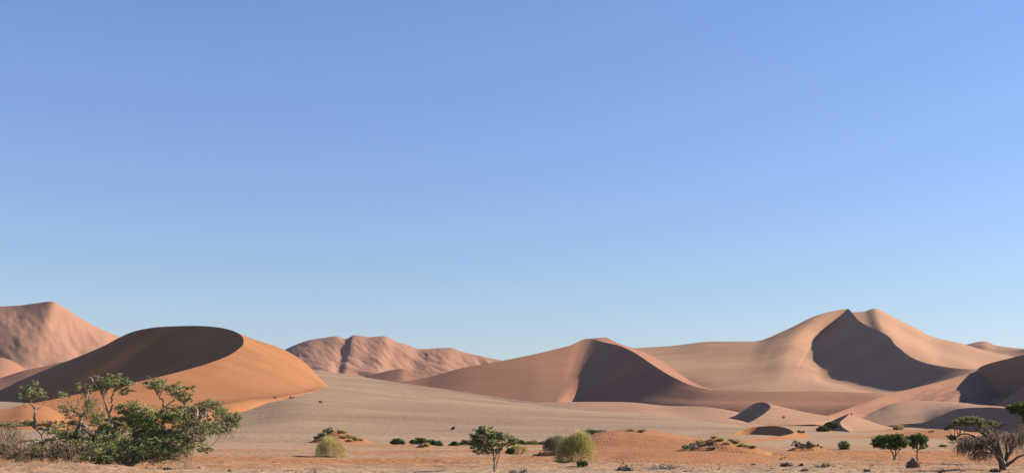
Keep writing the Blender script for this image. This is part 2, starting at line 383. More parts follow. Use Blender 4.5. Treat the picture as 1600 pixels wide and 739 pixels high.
ou2 = [Q(40, 1350, 0), Q(80, 1350, 0), Q(130, 1330, 0), Q(210, 1280, 0), Q(290, 1220, 0), Q(370, 1220, 0), Q(430, 1200, 0), P(470, 600, 1130), P(492, 588, 1040), P(504, 595, 960), P(514, 603, 880), P(516, 610, 800),
       P(498, 615, 740), P(472, 619, 690), P(430, 626, 640), P(370, 634, 595), P(310, 648, 550), P(250, 660, 520), P(190, 668, 490), P(115, 674, 465), P(10, 680, 440)]
out = [P(*p) for p in out]
for i in range(9):
    c = P(*cr[i]); f = min(1.0, max(0.0, (9-i)/3.0)); tgt = c + np.array([60, 90, -26])
    out[i] = tgt*f + out[i]*(1-f)
dune([ou2, out, [P(*p) for p in cr], inn], S_ORANGE, creases=(2,), n=800, m=44, amp=1.2, scale=60, sags=[0, 0, 0])

# brown low dunes at the far left edge
cr = [(-300, 570, 1400), (-100, 560, 1400), (-40, 557, 1400), (0, 558, 1400), (22, 565, 1400), (42, 578, 1400), (70, 595, 1400)]
dune([[Q(a+30, 1600, 0) for a, b, d in cr], [P(*p) for p in cr], [P(a-10, b+40, 1180) for a, b, d in cr]], S_RUST, creases=(1,), n=120, m=20, sags=[0, .1])
cr = [(-200, 610, 1180), (-60, 600, 1180), (0, 590, 1180), (40, 578, 1180), (75, 571, 1180), (115, 563, 1180), (160, 570, 1180)]
dune([[Q(a+30, 1350, 0) for a, b, d in cr], [P(*p) for p in cr], [P(a-10, 640, 1000) for a, b, d in cr]], S_RUST, creases=(1,), n=120, m=20)
cr = [(-160, 660, 450), (-80, 652, 460), (-20, 645, 470), (15, 638, 480), (45, 631, 490), (70, 634, 495), (120, 662, 500)]
dune([[Q(a+40, 560, 6) for a, b, d in cr], [P(*p) for p in cr], [Q(a-20, 400, 0) for a, b, d in cr]], S_ORANGE, creases=(1,), n=120, m=20)

# right: lit low dune with the long slip face under it
top = [(1290, 676, 570), (1350, 671.5, 560), (1375, 666, 560), (1405, 662.5, 555), (1440, 660, 545), (1468, 649.5, 535), (1500, 638, 518), (1540, 636, 497), (1600, 640, 472), (1660, 644, 450), (1780, 650, 430)]
bk = [(1290, 668, 740), (1345, 652, 760), (1370, 642, 800), (1400, 632, 820), (1440, 629, 820), (1475, 631, 800), (1515, 635, 760), (1565, 640, 700), (1640, 648, 640), (1720, 655, 580), (1850, 660, 540)]
ft = []
for i, p in enumerate(top):
    q = P(*p); fz = 7.2; run = max(q[2]-fz, .4)/math.tan(math.radians(32)); an = math.radians(20)
    ft.append(q+np.array([-math.cos(an)*run, -math.sin(an)*run, fz-q[2]-.5]))
dune([[Q(a, d+120, 3) for a, b, d in bk], [P(*p) for p in bk], [P(*p) for p in top], ft], S_PALE, creases=(2,), n=400, m=26, amp=1.0, scale=30, sags=[0, -.05, 0], skirt=.4)
# second lower ridge nearer, right
crescent([(1478, 672, 470), (1500, 668, 466), (1530, 660, 460), (1560, 654, 452), (1600, 651, 440), (1660, 651, 425), (1760, 656, 405)],
         [6.5, 5.5, 4.5], [30, 20], [-70, -40], S_PALE)
# peaked dune with the dark bush
crescent([(1262, 675, 500), (1275, 669, 505), (1292, 661, 506), (1310, 652.5, 506), (1325, 646.5, 505), (1321, 652, 494), (1313, 659, 483), (1316, 666, 470), (1326, 673, 456)],
         [7.6, 7.2, 7, 5.6], [38, 25, 10, -5], [-90, -40, 0, 40, 60], S_PALE, spread=.9, amp=.5, scale=12)
# small dune with the brown face
crescent([(1122, 688, 400), (1140, 681, 410), (1162, 671.5, 422), (1182, 666.5, 424), (1207, 665, 416), (1230, 669, 402), (1240, 675, 386), (1224, 680, 366), (1194, 683.5, 348), (1160, 689, 332), (1125, 696, 316)],
         [3.4, 3.2, 2.8, 1.6], [60, 52, 30, 5, -10], [-100, -60, 0, 40, 80], S_NEAR, spread=1.0, amp=.3, scale=14)
# orange mound right of the big grassy bush
cr = [(840, 709, 240), (905, 686, 250), (925, 677, 252), (950, 672, 255), (985, 670, 258), (1020, 674, 258), (1060, 682, 255), (1100, 689, 250), (1150, 698, 240)]
dune([[Q(a+20, 330, 0) for a, b, d in cr], [P(*p) for p in cr], [P(a+5, 690-(690-b)*.2+6, 228) for a, b, d in cr], [Q(a, 195, -.6) for a, b, d in cr]],
     S_NEAR, creases=(), n=300, m=40, amp=.9, scale=16, octv=5)

# low orange rises on the right flats
cr = [(1290, 690, 430), (1350, 682, 428), (1400, 677, 425), (1450, 673, 420), (1488, 671.5, 412), (1520, 678, 405), (1560, 688, 400)]
dune([[Q(a+10, 480, 4) for a, b, d in cr], [P(*p) for p in cr], [Q(a-6, 360, 2.2) for a, b, d in cr]], S_NEAR, n=160, m=24, amp=.6, scale=12)
cr = [(950, 716, 172), (1000, 709, 178), (1050, 706.5, 180), (1110, 707, 180), (1170, 711, 176), (1220, 716, 172)]
dune([[Q(a+10, 215, -.2) for a, b, d in cr], [P(*p) for p in cr], [Q(a-6, 150, -.4) for a, b, d in cr]], S_NEAR, n=160, m=24, amp=.35, scale=9)
# ------------------------------------------------------------------ finding the terrain under a picture position
bpy.context.view_layer.update()
tv = []; tf = []; o_ = 0
for t in terrain:
    n = len(t.data.vertices); a = np.empty(n*3, dtype=np.float32); t.data.vertices.foreach_get('co', a)
    f = np.empty(len(t.data.polygons)*4, dtype=np.int32); t.data.polygons.foreach_get('vertices', f)
    tv.append(a.reshape(-1, 3)); tf.append(f.reshape(-1, 4)+o_); o_ += n
tv = np.concatenate(tv); tf = np.concatenate(tf)
# keep only the part of the world the plants stand on
keep = (tv[tf[:, 0], 1] > 60) & (tv[tf[:, 0], 1] < 1300) & (np.abs(tv[tf[:, 0], 0]) < 700)
bvh = BVHTree.FromPolygons(tv.tolist(), tf[keep].tolist())
eye = Vector((0, 0, CAM_H))
def hit(px, py):
    d = Vector(((px-800)/F_PX, 1, (HOR-py)/F_PX)).normalized()
    loc, nrm, i, dist = bvh.ray_cast(eye, d)
    return loc
def drop(x, y):
    loc, nrm, i, dist = bvh.ray_cast(Vector((x, y, 400)), Vector((0, 0, -1)))
    return loc.z if loc else 0.0
def stand(px, D):
    x = (px-800)/F_PX*D
    return Vector((x, D, drop(x, D)))

# ------------------------------------------------------------------ plant materials
def leafmat(name, c1, c2, scale=1.2, trans=0.25):
    m = bpy.data.materials.new(name); m.use_nodes = True; nt = m.node_tree; L = nt.links
    b = nt.nodes['Principled BSDF']; b.inputs['Roughness'].default_value = 0.7; b.inputs['Specular IOR Level'].default_value = 0.2
    g = nt.nodes.new('ShaderNodeNewGeometry')
    n = nn(nt, 'ShaderNodeTexNoise'); n.inputs['Scale'].default_value = scale; n.inputs['Detail'].default_value = 4
    L.new(g.outputs['Position'], n.inputs['Vector'])
    r = nn(nt, 'ShaderNodeValToRGB'); e = r.color_ramp.elements
    e[0].position = 0.36; e[1].position = 0.64; e[0].color = (*c1, 1); e[1].color = (*c2, 1)
    L.new(n.outputs[0], r.inputs[0]); L.new(r.outputs[0], b.inputs['Base Color'])
    t = nt.nodes.new('ShaderNodeBsdfTranslucent'); L.new(r.outputs[0], t.inputs['Color'])
    mx = nt.nodes.new('ShaderNodeMixShader'); mx.inputs[0].default_value = trans
    L.new(b.outputs[0], mx.inputs[1]); L.new(t.outputs[0], mx.inputs[2])
    L.new(mx.outputs[0], nt.nodes['Material Output'].inputs['Surface'])
    return m
M_LEAF = leafmat('acacia_leaf', (0.13, 0.16, 0.05), (0.25, 0.28, 0.10), 0.9)
M_LEAFD = leafmat('dark_leaf', (0.07, 0.105, 0.030), (0.13, 0.175, 0.05), 0.8)
M_GREYL = leafmat('grey_leaf', (0.18, 0.19, 0.085), (0.31, 0.30, 0.15), 0.9)
M_NARA = leafmat('yellow_green_stem', (0.34, 0.34, 0.11), (0.50, 0.43, 0.16), 0.6)
M_DUSK = leafmat('dark_dry_twig', (0.085, 0.062, 0.042), (0.18, 0.135, 0.092), 1.4, 0.05)
M_THORN = leafmat('thorn_leaf', (0.135, 0.150, 0.060), (0.225, 0.230, 0.10), 0.9)
M_STRAW = leafmat('straw', (0.38, 0.29, 0.13), (0.50, 0.40, 0.19), 0.8)
M_DRY = leafmat('dry_twig', (0.15, 0.11, 0.07), (0.27, 0.20, 0.13), 1.1, 0.1)
M_BARK = leafmat('bark', (0.13, 0.10, 0.075), (0.22, 0.17, 0.125), 2.5, 0.0)
M_PALEB = leafmat('bleached_wood', (0.33, 0.26, 0.18), (0.46, 0.37, 0.27), 2.0, 0.0)
M_DARKB = leafmat('dark_bark', (0.06, 0.045, 0.035), (0.13, 0.10, 0.08), 2.5, 0.0)

def tubes(paths, sides=5):
    """paths: list of (points (n,3), radii (n)) -> verts, faces"""
    V = []; Fc = []; off = 0
    ang = np.linspace(0, 2*math.pi, sides, endpoint=False)
    for pts, rad in paths:
        pts = np.asarray(pts, float); rad = np.asarray(rad, float); n = len(pts)
        tn = np.gradient(pts, axis=0); tn /= np.maximum(np.linalg.norm(tn, axis=1, keepdims=True), 1e-9)
        ref = np.array([0.31, 0.9, 0.12]) if abs(tn[0][1]) < 0.85 else np.array([1.0, 0.1, 0.2])
        u = np.cross(tn, ref); u /= np.maximum(np.linalg.norm(u, axis=1, keepdims=True), 1e-9); v = np.cross(tn, u)
        ring = pts[:, None, :] + rad[:, None, None]*(np.cos(ang)[None, :, None]*u[:, None, :] + np.sin(ang)[None, :, None]*v[:, None, :])
        V.append(ring.reshape(-1, 3))
        i = np.arange(n-1)[:, None]*sides; j = np.arange(sides)[None, :]; k = (np.arange(sides)+1)[None, :] % sides
        Fc.append(np.stack([i+j, i+k, i+k+sides, i+j+sides], -1).reshape(-1, 4)+off); off += n*sides
    return np.concatenate(V), np.concatenate(Fc)

def wiggle(pts, n, amp, r):
    """refine a polyline and make it crooked"""
    pts = np.asarray(pts, float); t = np.linspace(0, 1, len(pts)); T = np.linspace(0, 1, n)
    p = hermite(pts, t, T) if len(pts) > 2 else pts[0]*(1-T[:, None])+pts[1]*T[:, None]
    w = r.normal(size=(n, 3))*amp; w = (w+np.roll(w, 1, 0))*0.6; w[0] = 0
    return p + w

def leaves(cent, size, r, elong=2.2, up=0.0):
    """one small four-cornered leaf spray at each centre"""
    n = len(cent); a = r.normal(size=(n, 3)); a[:, 2] = a[:, 2]*0.7+up; a /= np.linalg.norm(a, axis=1, keepdims=True)
    b = np.cross(a, r.normal(size=(n, 3))); b /= np.maximum(np.linalg.norm(b, axis=1, keepdims=True), 1e-6)
    s = size*(0.6+0.8*r.random(n))[:, None]
    a = a*s*elong*0.5; b = b*s*0.5
    V = np.stack([cent-a, cent+b*0.9, cent+a, cent-b*0.9], 1).reshape(-1, 3)
    Fc = np.arange(4*n).reshape(n, 4)
    return V, Fc

def tag(o, label, cat, group=None):
    o['label'] = label; o['category'] = cat
    if group: o['group'] = group
    return o
def thing(name, label, cat, loc, group=None):
    o = bpy.data.objects.new(name, None); C.objects.link(o); o.location = loc
    o.empty_display_size = 0.5
    return tag(o, label, cat, group)

def in_blob(n, c, rad, r, hollow=0.35):
    d = r.normal(size=(n, 3)); d /= np.linalg.norm(d, axis=1, keepdims=True)
    q = (hollow + (1-hollow)*r.random(n)**0.6)[:, None]
    return np.asarray(c)+d*q*np.asarray(rad)

def sprays(clumps, r, per, size, twigs=None):
    """clumps: (centre, radii, weight): leaves gathered in sub-clusters so the crown keeps gaps"""
    cs = []
    for c, rad, wgt in clumps:
        k = max(4, int(26*wgt)); sub = in_blob(k, c, np.asarray(rad)*1.12, r, 0.05)
        for s in sub:
            m = max(2, int(per*wgt/k*(0.4+1.2*r.random())))
            cs.append(s + r.normal(size=(m, 3))*np.asarray(rad)*0.13)
            if twigs is not None: twigs.append((np.asarray(c)+(s-np.asarray(c))*0.1, s))
    cent = np.concatenate(cs)
    return leaves(cent, size, r)
# ------------------------------------------------------------------ the big thorn tree on the left
def big_thorn():
    r = np.random.default_rng(42)
    D = 122.0; base = stand(205, D); u = D/F_PX
    t = thing('thorn_tree', 'wide sprawling grey-green thorn tree with bleached crooked branches, far left', 'tree', base)
    # picture row where the foot stands
    def L(px, py, dy=0.0):           # local point
        return np.array([(px-800)*u-base.x, dy, CAM_H+(HOR-py)*u-base.z])
    g0 = 0.0
    limbs = [  # crooked main limbs: points, start radius, end radius
        ([L(205, 728), L(178, 704, -.5), L(172, 684, -1), L(180, 664, -1.2), L(176, 648, -1), L(182, 632, -1)], .30, .09),
        ([L(176, 648, -1), L(168, 626, -.8), L(160, 612, -.5)], .11, .05), ([L(178, 630, -1), L(186, 612, -1.4), L(200, 606, -1.8)], .10, .04),
        ([L(172, 690, -1), L(130, 688, -1), L(96, 676, -1.5), L(72, 668, -2)], .26, .12),
        ([L(66, 668, -2), L(67, 654, -2.2), L(66, 640, -2), L(60, 629, -2), L(56, 616, -2)], .13, .05),
        ([L(60, 629, -2), L(52, 628, -2), L(50, 640, -1.6)], .06, .03), ([L(60, 627, -2), L(72, 612, -2.4)], .06, .03),
        ([L(110, 680, -1.5), L(80, 690, -3), L(60, 688, -3.5), L(44, 700, -4), L(30, 712, -4)], .13, .05),
        ([L(72, 668, -2), L(56, 664, -3), L(44, 666, -4), L(38, 682, -4.2)], .10, .05),
        ([L(130, 690, -1), L(118, 668, 1), L(118, 650, 1.5), L(103, 640, 1.5), L(84, 642, 1.5)], .15, .05),
        ([L(118, 652, 1.5), L(106, 636, 1.5), L(98, 626, 1.2)], .08, .04),
        ([L(160, 690, -1), L(134, 668, -.5), L(128, 650, 0), L(134, 634, .5), L(138, 616, .5)], .15, .04),
        ([L(172, 694, -1), L(150, 700, -4), L(128, 700, -5), L(100, 712, -5.5), L(88, 722, -6)], .11, .04),
        ([L(205, 726), L(226, 706, 1), L(238, 690, 1.5), L(248, 676, 1), L(253, 662, .5), L(258, 646, .2), L(255, 626, 0)], .28, .08),
        ([L(255, 628, 0), L(246, 616, 0), L(240, 606, -.4)], .09, .03), ([L(257, 634, 0), L(270, 622, .6), L(276, 612, .8)], .08, .03),
        ([L(258, 646, 0), L(274, 642, 0), L(290, 640, .6)], .08, .04),
        ([L(226, 708, 1), L(262, 690, -1), L(286, 676, -2), L(306, 668, -2), L(324, 650, -2), L(336, 650, -2)], .22, .07),
        ([L(306, 668, -2), L(330, 666, -1), L(352, 660, 0), L(368, 652, .4)], .10, .04),
        ([L(300, 670, -2), L(320, 640, -3), L(324, 652, -3.4), L(333, 648, -3)], .07, .04),
        ([L(250, 712, 0), L(285, 704, -3), L(304, 698, -3.5), L(316, 686, -3.5)], .14, .05),
        ([L(240, 720, 0), L(286, 716, -3), L(310, 728, -4)], .10, .05),
        ([L(205, 724), L(206, 700, 2), L(212, 676, 3), L(208, 650, 3), L(214, 632, 3)], .18, .05),
    ]
    bark = []; pale = []
    for i, (p, r0, r1) in enumerate(limbs):
        n = 5*len(p); q = wiggle(p, n, 0.07, r); rad = np.linspace(r0, r1, n)
        (pale if i in (6, 7, 8, 12, 18, 19, 20) else bark).append((q, rad*1.0))
    clumps = [  # px, py, rx px, rz px, weight, dy
        (63, 610, 13, 11, .8, -2), (52, 622, 10, 7, .45, -2), (78, 617, 9, 7, .45, -2.4),
        (92, 618, 12, 6, .35, 1.4), (100, 640, 16, 9, .35, 1.5), (132, 606, 13, 7, .5, .5), (140, 630, 16, 12, .7, .6), (144, 650, 16, 10, .8, .6), (104, 660, 12, 10, .7, 1),
        (176, 596, 20, 8, 1.1, -1), (200, 600, 18, 8, 1.0, -1.6), (210, 612, 11, 5, .5, -1.6), (160, 606, 12, 6, .5, -.5), (188, 590, 14, 5, .6, -1),
        (244, 600, 14, 9, 1.0, -.4), (262, 604, 16, 9, 1.1, .3), (276, 616, 14, 9, .9, .8), (290, 622, 9, 7, .5, .8), (292, 606, 8, 5, .3, .6),
        (186, 642, 16, 10, 1.2, 2), (204, 636, 18, 9, 1.2, 2), (216, 650, 22, 14, 2.0, 2), (196, 660, 20, 12, 1.6, 2), (228, 664, 20, 12, 1.5, 1), (240, 680, 18, 12, 1.3, 0),
        (262, 650, 17, 9, 1.6, 0), (276, 654, 15, 9, 1.3, -.5), (276, 640, 18, 8, .9, 1.5), (300, 640, 14, 8, .8, 1), (296, 656, 13, 8, 1.1, 1), (270, 676, 18, 10, 1.3, -1), (256, 690, 20, 12, 1.6, -1),
        (332, 632, 14, 9, 1.1, -1.5), (322, 640, 13, 8, .8, -2), (346, 646, 17, 11, 1.4, 0), (362, 656, 13, 8, .9, .4), (354, 668, 12, 6, .6, 0), (334, 660, 14, 8, .6, -1), (372, 650, 5, 4, .2, .4),
        (322, 676, 14, 8, 1.1, -2), (310, 692, 14, 9, 1.2, -3), (290, 684, 15, 9, .9, -2),
        (36, 664, 22, 4, 1.0, -3.5), (62, 663, 22, 5, .8, -3), (88, 666, 14, 6, .7, -1),
        (30, 706, 16, 9, 1.0, -4), (52, 710, 16, 9, 1.0, -4), (78, 700, 18, 9, 1.0, -3), (110, 706, 20, 11, 1.5, -3.5), (140, 700, 20, 12, 1.8, -3.5),
        (120, 684, 14, 8, 1.0, -1), (156, 682, 16, 10, 1.2, -1.5), (164, 706, 22, 14, 2.3, -3.5), (190, 694, 22, 14, 2.3, -2), (188, 712, 24, 12, 2.3, -4), (216, 706, 22, 14, 2.3, -3), (232, 694, 20, 12, 1.8, -1), (246, 710, 22, 12, 2.0, -3), (270, 704, 16, 10, 1.1, -3),
        (160, 664, 14, 8, .8, 0), (176, 676, 14, 8, .9, 0),
    ]
    fill = []
    for _ in range(52):
        px = r.uniform(50, 352); lo = 712; hi = 640 if px > 150 else 672
        fill.append((px, r.uniform(hi, lo), r.uniform(8, 14), r.uniform(5, 9), r.uniform(.25, .5), r.normal()*2.5-1))
    clumps += fill
    green = []; grey = []; tw = []
    for i, (px, py, rx, rz, wg, dy) in enumerate(clumps):
        c = (L(px, py, dy), (rx*u*1.3, max(rx, rz)*u*1.1, rz*u*1.25), wg)
        isgreen = (150 < px < 300 and py > 640)
        (green if isgreen else grey).append(c)
    # shorter limbs feeding every clump from the nearest limb point
    allp = np.concatenate([b[0] for b in bark+pale])
    for px, py, rx, rz, wg, dy in clumps:
        c = L(px, py, dy); k = max(2, int(3*wg))
        for _ in range(k):
            e = c + r.normal(size=3)*np.array([rx, rx, rz])*u*0.45
            d = np.linalg.norm(allp-e-np.array([0, 0, -.6]), axis=1); s = allp[np.argsort(d)[r.integers(0, 6)]]
            mid = (s+e)/2 + r.normal(size=3)*0.25+np.array([0, 0, .12]); n = 7
            (pale if r.random() < .42 else bark).append((wiggle([s, mid, e], n, .05, r), np.linspace(.07, .016, n)))
    bark += pale[95:]; pale = pale[:95]
    v, f = tubes(bark, 6); tr = mesh_np('trunk', v, f, M_BARK, parent=t)
    for q in pale[:7]:
        v, f = tubes([q], 6); mesh_np('bleached_branch', v, f, M_PALEB, parent=t)
    for q in pale[7:]:
        v, f = tubes([q], 6); mesh_np('bleached_twig', v, f, M_PALEB, parent=t)
    tw = []
    v, f = sprays(green, r, 900, .10, tw); mesh_np('crown', v, f, M_LEAF, smooth=False, parent=t)
    v, f = sprays(grey, r, 850, .09, tw); mesh_np('outer_crown', v, f, M_THORN, smooth=False, parent=t)
    # twigs in the crown, and curtains of dry hanging twigs below
    tp = []
    for a, b in tw:
        tp.append((wiggle([a, b], 4, .05, r), np.linspace(.022, .008, 4)))
    for (x0, x1, top, bot, n, dy) in ((18, 60, 668, 716, 150, -4), (30, 110, 690, 724, 240, -5), (110, 170, 690, 726, 220, -5), (170, 290, 700, 727, 260, -4.5), (286, 318, 700, 728, 130, -4),
                                      (330, 372, 664, 690, 90, 0), (120, 160, 620, 660, 110, .5), (84, 110, 622, 650, 60, 1.4), (296, 330, 656, 690, 90, -2), (24, 50, 660, 700, 60, -4)):
        for _ in range(int(n*.5)):
            x = r.uniform(x0, x1); a = L(x, top+r.uniform(-3, 0.5*(bot-top)), dy+r.normal()*.8); b = L(x+r.normal()*7, bot-abs(r.normal())*5, dy+r.normal()*.9)
            if b[2] < 0.02: b[2] = .02
            mid = (a+b)/2+np.array([r.normal()*.2, 0, .15])
            tp.append((wiggle([a, mid, b], 6, .05, r), np.linspace(.020, .007, 6)))
    v, f = tubes(tp, 3); mesh_np('hanging_twigs', v, f, M_DRY, parent=t)
    return t
big_thorn()

# ------------------------------------------------------------------ smaller trees
def tree(name, label, cat, px, D, h_px, stems, clumps, leafm, barkm, leaf=.13, per=500, group=None, seed=1, dry=0, drym=None, basepy=None, r0=.12):
    """stems: polylines in (dx, dy px above the foot, depth); clumps: (dx, up, rx, rz, weight, depth) all in photo pixels except depth in m"""
    r = np.random.default_rng(seed)
    base = stand(px, D) if basepy is None else hit(px, basepy)
    D = base.y; u = D/F_PX
    t = thing(name, label, cat, base, group)
    def L(dx, up, dy=0): return np.array([dx*u, dy, up*u])
    paths = []
    for st in stems:
        p = [L(*q[:3]) for q in st[0]]; n = 4*len(p); paths.append((wiggle(p, n, .02*h_px*u/4, r), np.linspace(st[1], st[2], n)))
    allp = np.concatenate([p for p, _ in paths])
    cl = []
    for dx, up, rx, rz, wg, dy in clumps:
        c = L(dx, up, dy); cl.append((c, (rx*u, rx*u*.9, rz*u), wg))
        for _ in range(max(2, int(4*wg))):
            e = c+r.normal(size=3)*np.array([rx, rx, rz])*u*.5
            d = np.linalg.norm(allp-e+np.array([0, 0, .5]), axis=1); s = allp[np.argsort(d)[r.integers(0, 4)]]
            paths.append((wiggle([s, (s+e)/2+r.normal(size=3)*.08, e], 5, .03, r), np.linspace(.035, .010, 5)))
    v, f = tubes(paths, 6); mesh_np('trunk', v, f, barkm, parent=t)
    tw = []
    v, f = sprays(cl, r, per, leaf, tw); mesh_np('crown', v, f, leafm, smooth=False, parent=t)
    tp = [(wiggle([a, b], 3, .02, r), np.linspace(.014, .006, 3)) for a, b in tw]
    if dry:
        for c, rad, wg in cl:
            for _ in range(int(dry*wg)):
                a = c+r.normal(size=3)*np.array(rad)*.6; b = a+np.array([r.normal()*.25, r.normal()*.25, -abs(r.normal())*.8-.25])
                b[2] = max(b[2], .05)
                tp.append((wiggle([a, (a+b)/2+np.array([0, 0, .06]), b], 5, .03, r), np.linspace(.016, .006, 5)))
    v, f = tubes(tp, 3); mesh_np('twigs', v, f, drym or M_DRY, parent=t)
    return t

tree('acacia_tree', 'small open-crowned acacia with two pale stems standing alone left of the yellow-green bush', 'tree', 773, 112, 72,
     [([(0, -2, 0), (-1, 18, 0), (-4, 34, 0), (-14, 52, .3)], .13, .04), ([(1, -2, .1), (4, 14, .1), (8, 30, .2), (12, 46, .2)], .08, .03), ([(-1, 16, 0), (6, 34, -.3), (20, 44, -.4)], .06, .02), ([(-3, 28, 0), (-18, 34, -.3), (-28, 40, -.3)], .06, .02), ([(-4, 34, 0), (2, 54, .3)], .05, .02)],
     [(-22, 64, 12, 5, 1.0, .2), (-14, 66, 12, 5, .9, 0), (-30, 55, 9, 5, .8, -.2), (-12, 56, 14, 6, 1.2, .3), (2, 58, 13, 7, 1.2, 0), (10, 54, 14, 7, 1.1, .3), (22, 50, 11, 5, .7, 0), (31, 48, 7, 3, .35, 0),
      (-24, 46, 12, 6, 1.0, .2), (-8, 46, 14, 7, 1.2, -.3), (-26, 39, 10, 5, .9, -.2), (10, 42, 13, 6, .9, -.2), (-12, 38, 12, 5, .8, 0), (-18, 31, 13, 4, .6, 0), (2, 33, 11, 4, .5, 0), (22, 42, 8, 4, .4, 0)],
     M_GREYL, M_BARK, leaf=.13, per=330, seed=3)
tree('acacia_tree', 'round dark-crowned acacia with splayed thin stems, left of the pair on the right flats', 'tree', 1399, 176, 43,
     [([(-2, -1, 0), (-3, 10, 0), (-12, 22, 0), (-20, 28, 0)], .12, .05), ([(0, -1, .1), (1, 16, .1), (4, 28, .1)], .11, .04), ([(0, 6, 0), (8, 18, .2), (14, 26, .2)], .07, .03)],
     [(-30, 30, 10, 8, 1.6, 0), (-24, 24, 10, 6, 1.2, 0), (-18, 32, 11, 7, 1.5, .4), (-8, 28, 10, 8, 1.5, 0), (4, 32, 12, 9, 1.8, .3), (14, 28, 9, 8, 1.3, 0), (2, 22, 11, 5, 1.0, 0), (-12, 37, 9, 4, .8, 0), (4, 38, 9, 4, .8, 0)],
     M_LEAFD, M_DARKB, leaf=.17, per=420, seed=5, r0=.1)
tree('acacia_tree', 'slimmer single-stemmed dark acacia behind the brown stump, right of the pair', 'tree', 1433, 180, 42,
     [([(0, -1, 0), (0, 12, 0), (1, 24, 0), (-4, 32, 0)], .11, .04), ([(0, 12, 0), (7, 26, .1)], .06, .02)],
     [(-6, 34, 10, 6, 1.4, 0), (5, 35, 10, 6, 1.4, .2), (-8, 27, 8, 5, 1.0, 0), (8, 28, 8, 6, 1.1, 0), (0, 30, 9, 6, 1.0, 0), (9, 20, 6, 4, .4, 0), (-5, 20, 6, 3, .3, 0), (0, 38, 8, 3, .7, 0)],
     M_LEAFD, M_DARKB, leaf=.16, per=420, seed=6)
# right dead-looking camel thorn
tree('camel_thorn_tree', 'large half-bare camel thorn with thick dark forked trunk at the right edge', 'tree', 1568, 108, 90,
     [([(0, -2, 0), (-2, 12, 0), (-12, 34, 0), (-22, 52, .3), (-40, 66, .5)], .38, .06), ([(2, -2, .3), (6, 16, .4), (16, 34, .4), (24, 58, .4)], .28, .05), ([(-1, 10, 0), (-16, 26, -.5), (-36, 40, -1), (-60, 46, -1)], .22, .05),
      ([(-2, 14, 0), (-4, 40, .5), (-6, 58, .5), (-14, 66, .5)], .20, .05), ([(4, 8, 0), (20, 22, -.4), (36, 26, -.4)], .15, .05), ([(-14, 36, 0), (-34, 50, .4), (-58, 58, .6), (-72, 52, .6)], .13, .03),
      ([(-22, 28, -.6), (-44, 30, -1), (-66, 24, -1.3)], .10, .03), ([(6, 20, .4), (10, 44, .8), (4, 66, .8)], .12, .03), ([(16, 34, .4), (32, 46, .4)], .09, .03), ([(-12, 34, 0), (-24, 62, -.3), (-30, 70, -.3)], .09, .03)],
     [(-48, 80, 20, 7, 1.2, .5), (-66, 76, 14, 6, .8, .5), (-36, 76, 14, 6, .9, .5), (-82, 70, 9, 5, .5, .5), (-14, 74, 9, 6, .45, .5), (-30, 62, 16, 7, .3, 0), (-76, 52, 8, 4, .5, .6)],
     M_THORN, M_DARKB, leaf=.12, per=420, seed=9)
def right_curtain():
    r = np.random.default_rng(77)
    t = [o for o in C.objects if o.name == 'camel_thorn_tree'][0]; u = 108/F_PX
    tp = []
    for (x0, x1, top, bot, n) in ((-70, -28, 46, 22, 330), (-64, -10, 56, 30, 300), (-86, -60, 52, 44, 70), (-30, 4, 64, 38, 160), (4, 46, 62, 24, 300), (-50, -16, 30, 14, 160), (20, 50, 74, 48, 80)):
        for _ in range(n):
            x = r.uniform(x0, x1); a = np.array([x*u, r.normal()*.7, (top-abs(r.normal())*6)*u]); b = np.array([(x-3+r.normal()*5)*u, a[1]+r.normal()*.3, (r.uniform(bot, (bot+top)/2))*u])
            b[2] = min(b[2], a[2]-.1)
            tp.append((wiggle([a, (a+b)/2+np.array([r.normal()*.08, 0, .05]), b], 5, .04, r), np.linspace(.020, .008, 5)))
    v, f = tubes(tp, 3); mesh_np('dry_twig_curtain', v, f, M_DUSK, parent=t)
right_curtain()
tree('camel_thorn_tree', 'tall green-topped tree cut by the right frame edge behind the half-bare camel thorn', 'tree', 1612, 150, 100,
     [([(0, -1, 0), (-4, 40, 0), (-10, 70, 0), (-16, 84, 0)], .22, .06), ([(-2, 30, 0), (10, 66, 0), (20, 86, 0)], .16, .05)],
     [(-28, 84, 12, 6, 1.4, 0), (-14, 88, 14, 7, 1.5, .3), (4, 90, 16, 8, 1.6, 0), (24, 88, 14, 8, 1.4, 0), (-10, 78, 12, 6, 1.3, 0), (-6, 68, 9, 7, 1.2, 0), (-8, 56, 7, 8, .9, 0), (12, 72, 14, 8, 1.0, 0), (26, 74, 12, 8, 1.0, 0)],
     M_LEAFD, M_DARKB, leaf=.17, per=480, seed=12)

